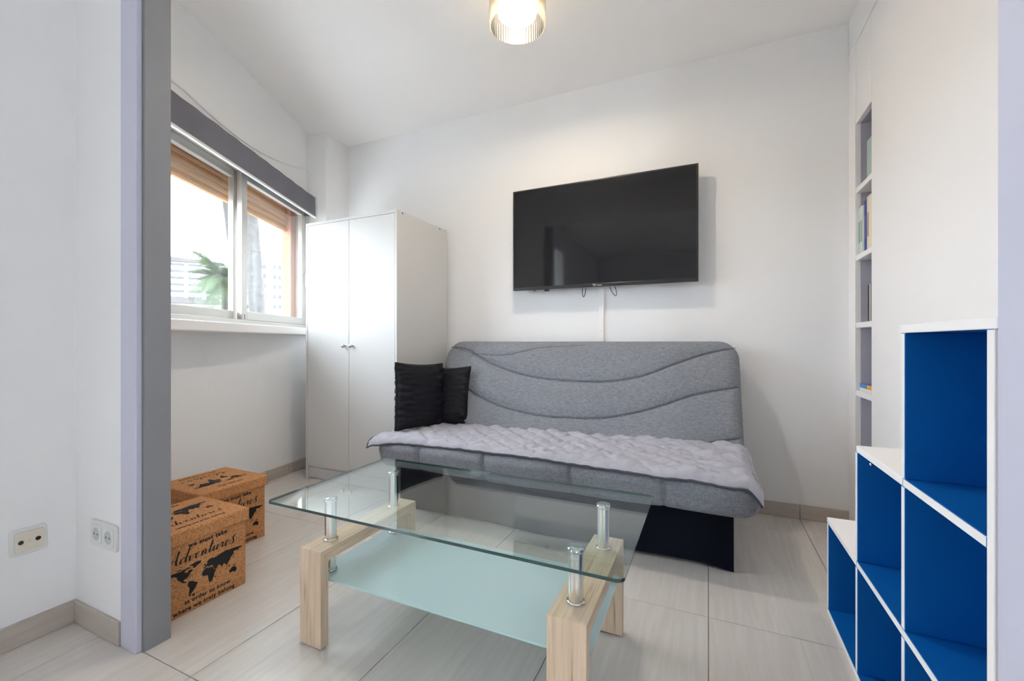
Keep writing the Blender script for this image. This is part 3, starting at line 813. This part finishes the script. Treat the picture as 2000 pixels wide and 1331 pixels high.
# ------------------------------------------------------------------ cork storage boxes with printed maps
CONT = [
 [(-168,66),(-156,71),(-128,70),(-110,68),(-95,72),(-82,68),(-94,60),(-92,57),(-80,52),(-78,60),(-64,59),(-56,52),(-66,48),(-70,43),(-76,36),(-81,30),(-80,25),(-84,30),(-96,28),(-97,21),(-90,20),(-87,16),(-83,10),(-78,8),(-86,11),(-96,15),(-105,20),(-113,30),(-118,34),(-124,41),(-125,49),(-134,57),(-150,60),(-158,56),(-164,60)],
 [(-78,8),(-72,12),(-60,9),(-50,1),(-35,-7),(-39,-16),(-48,-27),(-57,-36),(-65,-43),(-70,-54),(-75,-48),(-72,-30),(-70,-18),(-80,-6)],
 [(-55,60),(-45,60),(-40,65),(-22,70),(-20,80),(-40,83),(-62,80),(-72,77),(-56,70)],
 [(-10,37),(-9,43),(-1,44),(-4,48),(4,52),(10,58),(5,61),(14,68),(28,71),(40,67),(60,69),(72,73),(100,77),(112,74),(140,73),(160,70),(180,68),(178,63),(163,60),(160,52),(155,58),(140,58),(135,53),(140,48),(130,42),(127,36),(121,39),(121,30),(110,20),(107,11),(101,13),(103,2),(98,9),(94,17),(88,22),(80,14),(77,8),(72,19),(66,25),(57,26),(58,22),(52,16),(44,12),(39,21),(34,29),(35,36),(27,37),(26,40),(20,38),(13,45),(18,40),(15,38),(8,44),(0,39)],
 [(-17,15),(-16,24),(-9,32),(0,36),(10,37),(12,33),(20,31),(32,31),(37,20),(43,12),(51,12),(42,-1),(40,-14),(34,-22),(31,-30),(20,-35),(14,-23),(12,-10),(9,3),(-4,5),(-11,7)],
 [(114,-22),(122,-17),(131,-12),(137,-12),(141,-16),(143,-11),(147,-19),(153,-27),(149,-38),(140,-38),(131,-32),(116,-35)],
 [(-5,50),(1,52),(-2,58),(-6,56)], [(-24,64),(-14,64),(-14,66),(-22,66)], [(47,-25),(50,-16),(44,-17),(44,-24)],
 [(131,31),(140,35),(142,43),(138,37),(130,34)], [(95,5),(106,-6),(103,0)], [(109,1),(117,6),(118,1),(114,-4),(110,-2)], [(132,-1),(141,-3),(150,-9),(138,-8)],
 [(167,-46),(174,-40),(178,-38),(174,-36),(173,-42)], [(-85,22),(-76,20),(-74,18),(-80,22)], [(-125,72),(-105,73),(-108,78),(-122,76)], [(-90,65),(-70,66),(-62,63),(-70,71),(-85,73)], [(52,70),(68,76),(60,75)],
]
def map_mesh(w):
    k = w / 350.0; mb = MB()
    for c in CONT:
        n = len(c); V = [((p[0]) * k, p[1] * k * 1.12 - 18 * k, .0004) for p in c]; mb.add(V, [tuple(range(n))])
    return mb
def ribbon(strokes, scale, slant=.25, wmin=.018, wmax=.072):
    """pen strokes with a calligraphic thick-and-thin line"""
    mb = MB()
    for S in strokes:
        q = curve_pts(S, max(10, 7 * len(S))); V = []; n = len(q)
        for i, p in enumerate(q):
            a = Vector(q[max(i - 1, 0)]); b = Vector(q[min(i + 1, n - 1)]); d = (b - a).normalized() if (b - a).length > 1e-6 else Vector((1, 0))
            w = wmin + (wmax - wmin) * max(0, -d.y) ** 1.2
            nrm = Vector((-d.y, d.x))
            for s_ in (-1, 1):
                c = Vector(p) + nrm * s_ * w
                V.append(((c.x + slant * c.y) * scale, c.y * scale, .0004))
        mb.add(V, [(2 * i, 2 * i + 2, 2 * i + 3, 2 * i + 1) for i in range(n - 1)])
    return mb
def adventures():
    def o(x, S): return [[(x + a, b) for a, b in s] for s in S]
    L = []
    L += o(0, [[(-.15, .0), (.1, .25), (.35, 1.0), (.55, 1.35), (.52, .9), (.50, .4), (.62, .05), (.80, .15)], [(.05, .45), (.3, .52), (.65, .50)]])          # A
    L += o(.80, [[(.45, .45), (.25, .52), (.08, .30), (.15, .02), (.35, .1), (.48, .45), (.62, 1.35), (.50, .5), (.52, .05), (.70, .12)]])       # d
    L += o(1.48, [[(.0, .35), (.10, .50), (.15, .1), (.22, .0), (.38, .25), (.42, .52), (.55, .45)]])        # v
    L += o(2.02, [[(-.0, .2), (.25, .28), (.36, .45), (.22, .55), (.10, .30), (.16, .02), (.38, .02), (.55, .2)]])  # e
    L += o(2.56, [[(.0, .3), (.10, .52), (.10, .0), (.12, .25), (.32, .53), (.38, .3), (.38, .05), (.55, .12)]])    # n
    L += o(3.10, [[(.05, .2), (.22, .6), (.30, 1.2), (.22, .6), (.20, .1), (.32, .0), (.48, .2)], [(.02, .72), (.25, .76), (.50, .80)]])  # t
    L += o(3.56, [[(.0, .35), (.10, .5), (.08, .12), (.2, .0), (.38, .25), (.42, .5), (.38, .12), (.46, .02), (.62, .15)]])  # u
    L += o(4.16, [[(.0, .2), (.12, .55), (.18, .48), (.30, .5), (.28, .2), (.36, .02), (.50, .12)]])   # r
    L += o(4.62, [[(-.0, .2), (.25, .28), (.36, .45), (.22, .55), (.10, .30), (.16, .02), (.38, .02), (.55, .2)]])  # e
    L += o(5.16, [[(.0, .2), (.25, .65), (.38, .85), (.22, .62), (.30, .30), (.34, .05), (.15, -.08), (-.02, .05)]])  # s
    return L
ADV = [[(a, b * .86) for a, b in s_] for s_ in adventures()]
def storage_box(label, x1, y0, wx, wy, rotz, flip):
    t = thing('storage_box', label, 'storage box', (x1, y0, 0), rotz, 'cork storage boxes beside the window wall')
    # local: front printed face x = 0, box runs to -wx, y 0..wy
    MB().box(-wx, 0, 0, wy, 0, .262).build('body', M_cork, t, bevel=.003)
    lid = MB().box(-wx - .010, .010, -.010, wy + .010, .247, .296).build('lid', M_cork, t, bevel=.007, seg=3)
    # front print: text runs along +y, up is z
    FM = Matrix(((0, 0, 1, .0006), (1, 0, 0, wy / 2), (0, 1, 0, 0), (0, 0, 0, 1)))
    def place(mb, name, M, parent=t):
        mb.v = [tuple(M @ Vector(v)) for v in mb.v]; return mb.build(name, M_print, parent)
    place(map_mesh(.258), 'map_print', FM @ Matrix.Translation((0, .112, 0)))
    place(ribbon(ADV, .0395), 'script_print', FM @ Matrix.Translation((-.118, .180, 0)))
    text_obj('text_print', 'we must take', .021, M_print, t, FM @ Matrix.Translation((.01, .226, .0)), 1.15)
    text_obj('text_print', 'in order to know', .020, M_print, t, FM @ Matrix.Translation((0.01, .034, .0)), 1.1)
    text_obj('text_print', 'where we truly belong', .020, M_print, t, FM @ Matrix.Translation((0, .010, .0)), 1.12)
    ar = MB().add([(-.035, 0, .0004), (.045, .0008, .0004), (.045, -.0008, .0004), (-.035, -.001, .0004)], [(0, 3, 2, 1)])
    ar.add([(-.05, .0, .0004), (-.036, .005, .0004), (-.036, -.005, .0004)], [(0, 2, 1)])
    place(ar, 'arrow_print', FM @ Matrix.Translation((0, .056, 0)))
    # lid print
    c, s = (-1, 1) if flip else (1, -1)
    TM = Matrix(((0, s, 0, -wx / 2), (c, 0, 0, wy / 2), (0, 0, 1, .2962), (0, 0, 0, 1)))
    place(map_mesh(.245), 'map_print', TM @ Matrix.Translation((0, .025, 0)), lid)
    place(ribbon(ADV, .036), 'script_print', TM @ Matrix.Translation((-.105, -.085, 0)), lid)
    text_obj('text_print', 'we must take', .018, M_print, lid, TM @ Matrix.Translation((0, .118, 0)), 1.1)
    text_obj('text_print', 'where we truly belong', .016, M_print, lid, TM @ Matrix.Translation((0, -.125, 0)), 1.1)
    return t
storage_box('front cork box printed with a world map beside the grey frame', -1.645, .812, .288, .297, 0, False)
storage_box('rear cork box printed with a world map near the skirting', -1.964, 1.128, .305, .292, 0, True)

# ------------------------------------------------------------------ ceiling lamp
lp = thing('ceiling_lamp', 'glowing ribbed cream glass ceiling lamp', 'lamp', (-.79, 1.80, Z_C))
MB().lathe([(.0001, -.026), (.128, -.026), (.132, -.022), (.132, -.010), (.120, 0)], 48, cap=False).build('uplight_block_rose', M_white, lp)  # lamp mount widened into a plate that blocks light toward the ceiling
def ribbed(r, z0, z1, amp, n, rf):
    seg = n * 4; V = []; Fc = []; prof = [(r, z1), (r, z0 + rf), (r - rf * .3, z0 + rf * .35), (r - rf, z0)]
    for rr, z in prof:
        for k in range(seg):
            a = 2 * PI * k / seg; q = rr + amp * math.cos(n * a); V.append((q * math.cos(a), q * math.sin(a), z))
    for i in range(len(prof) - 1):
        for k in range(seg): Fc.append((i * seg + k, (i + 1) * seg + k, (i + 1) * seg + (k + 1) % seg, i * seg + (k + 1) % seg))
    return MB().add(V, Fc, 0, True)
ribbed(.128, -.205, -.026, .0007, 60, .008).build('outer_shade', M_shade, lp)
MB().lathe([(.0135, -.040), (.060, -.042), (.080, -.055), (.086, -.085), (.086, -.150)], 48, cap=False).build('inner_shade', M_cup, lp)
MB().lathe([(.013, -.026), (.013, -.064)], 20).build('bulb_holder', M_white, lp)
MB().lathe([(.012, -.062), (.018, -.075), (.029, -.100), (.030, -.115), (.020, -.136), (.0001, -.143)], 24, cap=False).build('bulb', M_bulb, lp)

ll = light('lamp_light', 'POINT', (0, 0, -.112), (0, 0, 0), 27, (1, .89, .79), shadow_soft_size=.036); ll.parent = lp

# ------------------------------------------------------------------ wall sockets
def rrect(w, h, r, n=5):
    pts = []
    for cx_, cy_, a0 in ((w / 2 - r, h / 2 - r, 0), (-w / 2 + r, h / 2 - r, 90), (-w / 2 + r, -h / 2 + r, 180), (w / 2 - r, -h / 2 + r, 270)):
        for k in range(n + 1):
            a = math.radians(a0 + 90 * k / n); pts.append((cx_ + r * math.cos(a), cy_ + r * math.sin(a)))
    return pts
so1 = thing('aerial_socket', 'cream aerial socket with two black ports on the left wall', 'socket', (X_RL, .609, .320))
ML = Matrix(((0, 0, 1, 0), (1, 0, 0, 0), (0, 1, 0, 0), (0, 0, 0, 1)))     # local x -> y, y -> z, z -> x
MB().prism(rrect(.084, .082, .010), 0, .006, M=ML).build('frame', M_sockw, so1, bevel=.002)
MB().prism(rrect(.066, .060, .006), .006, .010, M=ML @ Matrix.Translation((.002, 0, 0))).build('plate', M_sock, so1, bevel=.0015)
for dx in (-.018, .020):
    MB().lathe([(.0065, .010), (.0065, .0105), (.0001, .0106)], 16, M=ML @ Matrix.Translation((dx, 0, 0))).build('port', M_black, so1)
MB().lathe([(.0025, .010), (.0025, .0107), (.0001, .0108)], 10, M=ML @ Matrix.Translation((.001, 0, 0))).build('screw', M_alu, so1)
so2 = thing('power_outlet', 'white double power outlet beside the grey frame', 'outlet', (-1.7505, Y_D0, .327))
MF = Matrix(((1, 0, 0, 0), (0, 0, -1, 0), (0, 1, 0, 0), (0, 0, 0, 1)))
MB().prism(rrect(.157, .081, .006), 0, .008, M=MF).build('frame', M_sockw, so2, bevel=.002)
for dx in (-.036, .036):
    s_ = MB().prism(rrect(.058, .058, .004), .008, .0105, M=MF @ Matrix.Translation((dx, 0, 0))).build('socket_face', M_sockw, so2, bevel=.001)
    MB().lathe([(.0205, .0106), (.0195, .0112), (.0188, .0108), (.0001, .0107)], 28, M=MF @ Matrix.Translation((dx, 0, 0)), cap=False).build('recess', M_recess, s_)
    for px in (-.0095, .0095):
        MB().lathe([(.0025, .0108), (.0025, .0115), (.0001, .0116)], 10, M=MF @ Matrix.Translation((dx + px, 0, 0))).build('pin_hole', M_black, s_)

# ------------------------------------------------------------------ outside: palms, apartment blocks, street
struct(MB().box(-420, -6, -200, 420, -8.2, -8.0).build('ground', M_ground), 'street ground far below the window')
def frond(L, droop, seed):
    rnd = random.Random(seed); mb = MB(); n = 36; P = []
    for i in range(n + 1):
        t = i / n; P.append(Vector((L * (t - .12 * droop * t * t), 0, L * (.42 * t - .72 * droop * t * t))))
    mb.tube(P, [.030 * (1 - .85 * i / n) for i in range(n + 1)], 4)
    for i in range(3, n + 1):
        t = i / n; l = .44 * L * (.35 + .65 * math.sin(PI * min(1, t * .8 + .12))) * (1.05 - .45 * t)
        d = (P[i] - P[i - 1]).normalized()
        for sg in (-1, 1):
            for h in (0, .5):
                b = P[i - 1].lerp(P[i], h)
                tip = b + Vector((d.x * .55, sg * .72, d.z * .5 - .30 + rnd.uniform(-.08, .08))).normalized() * l * rnd.uniform(.85, 1.05)
                w = d * .010 * L / 2; m = b.lerp(tip, .5) + Vector((0, 0, .03))
                mb.add([b - w, b + w, m + w * .9, tip, m - w * .9], [(0, 1, 2, 4), (4, 2, 3)])
    return mb
def palm(name, label, base, top, r0, r1, fl, nfr, seed, group):
    t = thing(name, label, 'palm tree', base, 0, group); rel = Vector(top) - Vector(base); n = 40
    pts = [rel * (i / n) + Vector((.10 * math.sin(i * .11), 0, 0)) for i in range(n + 1)]
    MB().tube(pts, [(r0 + (r1 - r0) * (i / n)) * (1 + .03 * math.sin(i * 2.6)) for i in range(n + 1)], 14).build('trunk', M_bark, t)
    rnd = random.Random(seed); srcs = []
    MB().lathe([(r1 * .95, -.55), (r1 * 1.7, -.25), (r1 * 1.9, .05), (r1 * .9, .35), (.02, .5)], 14, cap=False).build('crown_base', M_bark, t, loc=pts[-1])
    for k in range(nfr):
        dr = [.45, .85, 1.2, 1.55][k % 4]
        if k < 4:
            o = frond(fl, dr, seed + k).build('frond', M_leaf, t); srcs.append(o)
        else: o = share(srcs[k % 4], 'frond', t)
        o.location = pts[-1] + Vector((0, 0, .15)); el = [.55, .25, -.05, -.30][k % 4] + rnd.uniform(-.12, .12)
        o.rotation_euler = (0, -el, k * 2.399 + rnd.uniform(-.2, .2))
    return t
palm('date_palm', 'leafy green palm seen through the left window pane', (-30.6, 19.0, -8), (-30.45, 19.1, 5.2), .22, .19, 2.75, 56, 3, None)
palm('fan_palm', 'tall thick palm trunk seen through the right window pane', (-13.75, 10.22, -8), (-14.75, 9.78, 11.0), .36, .17, 1.9, 30, 11, 'tall palms close to the house')
palm('fan_palm', 'slender leaning palm trunk behind the window mullion', (-16.75, 12.3, -8), (-18.85, 11.1, 13.5), .24, .15, 1.9, 30, 17, 'tall palms close to the house')
def block(name, label, loc, rz, w, dpt, h, floors, style):
    t = thing(name, label, 'building', loc, rz)
    MB().box(-w / 2, w / 2, 0, dpt, 0, h).build('wall', M_ext, t)
    fh = h / floors
    wn = None; bal = None; pane = None
    for f in range(floors):
        z = f * fh
        if style == 'balcony':
            for k in range(3):
                x = -w / 2 + w * (k + .5) / 3
                if bal is None:
                    bal = MB().box(-w / 6 + .3, w / 6 - .3, -1.4, 0, 0, .25).box(-w / 6 + .3, w / 6 - .3, -1.4, -1.25, .25, 1.1).build('balcony', M_ext, t, loc=(x, 0, z))
                    wn = MB().box(-w / 6 + .8, w / 6 - .8, -.05, 0, 0, fh - 1.0).build('window', M_extdark, t, loc=(x, 0, z + .3))
                else:
                    share(bal, 'balcony', t, (x, 0, z)); share(wn, 'window', t, (x, 0, z + .3))
        else:
            for k in (-.75, .75):
                if wn is None:
                    a = [(-.42, 0), (.42, 0), (.42, .8)] + [(.42 * math.cos(q), .8 + .55 * math.sin(q)) for q in [PI * j / 8 for j in range(1, 8)]] + [(-.42, .8)]
                    wn = MB().prism(a, 0, .12, M=Matrix(((1, 0, 0, 0), (0, 0, -1, 0), (0, 1, 0, 0), (0, 0, 0, 1)))).build('window', M_extdark, t, loc=(k - 1.3, 0, z + .6))
                else: share(wn, 'window', t, (k - 1.3, 0, z + .6))
            for k in (4.0, -5.0):
                if pane is None: pane = MB().box(-.5, .5, -.08, 0, 0, 1.3).build('shutter', M_roof, t, loc=(k, 0, z + .7))
                else: share(pane, 'shutter', t, (k, 0, z + .7))
    if style == 'balcony':
        MB().prism([(-w / 2 - 1, 0), (w / 2 + 1, 0), (w / 2 + 1, .5), (-w / 2 - 1, 2.2)], -1.5, dpt, M=Matrix(((1, 0, 0, 0), (0, 0, 1, 0), (0, 1, 0, h), (0, 0, 0, 1)))).build('roof', M_roof, t)
    else:
        MB().box(-w / 2 - .2, w / 2 + .2, -.2, dpt, h, h + .7).build('parapet', M_ext, t)
        MB().box(w * .1, w * .4, 2, 6, h + .7, h + 3.2).build('roof_hut', M_ext, t)
        MB().tube([(w * .15, 1, h), (w * .15, 1, h + 3), (w * .3, 1, h + 3), (w * .3, 1, h)], .07, 4).build('railing', M_roof, t)
    return t
block('apartment_block', 'white apartment block with stacked balconies behind the leafy palm', (-213, 120, -8), math.radians(52), 20, 14, 45, 15, 'balcony')
block('apartment_block', 'white apartment block with paired arched windows behind the palm trunk', (-126, 97, -8), math.radians(50), 17, 12, 35, 11, 'arch')
block('apartment_block', 'low white apartment block at the foot of the leafy palm', (-135, 78, -8), math.radians(54), 22, 12, 20, 6, 'balcony')
block('apartment_block', 'distant narrow grey-white tower at the left window edge', (-262, 118, -8), math.radians(60), 14, 12, 38, 12, 'arch')
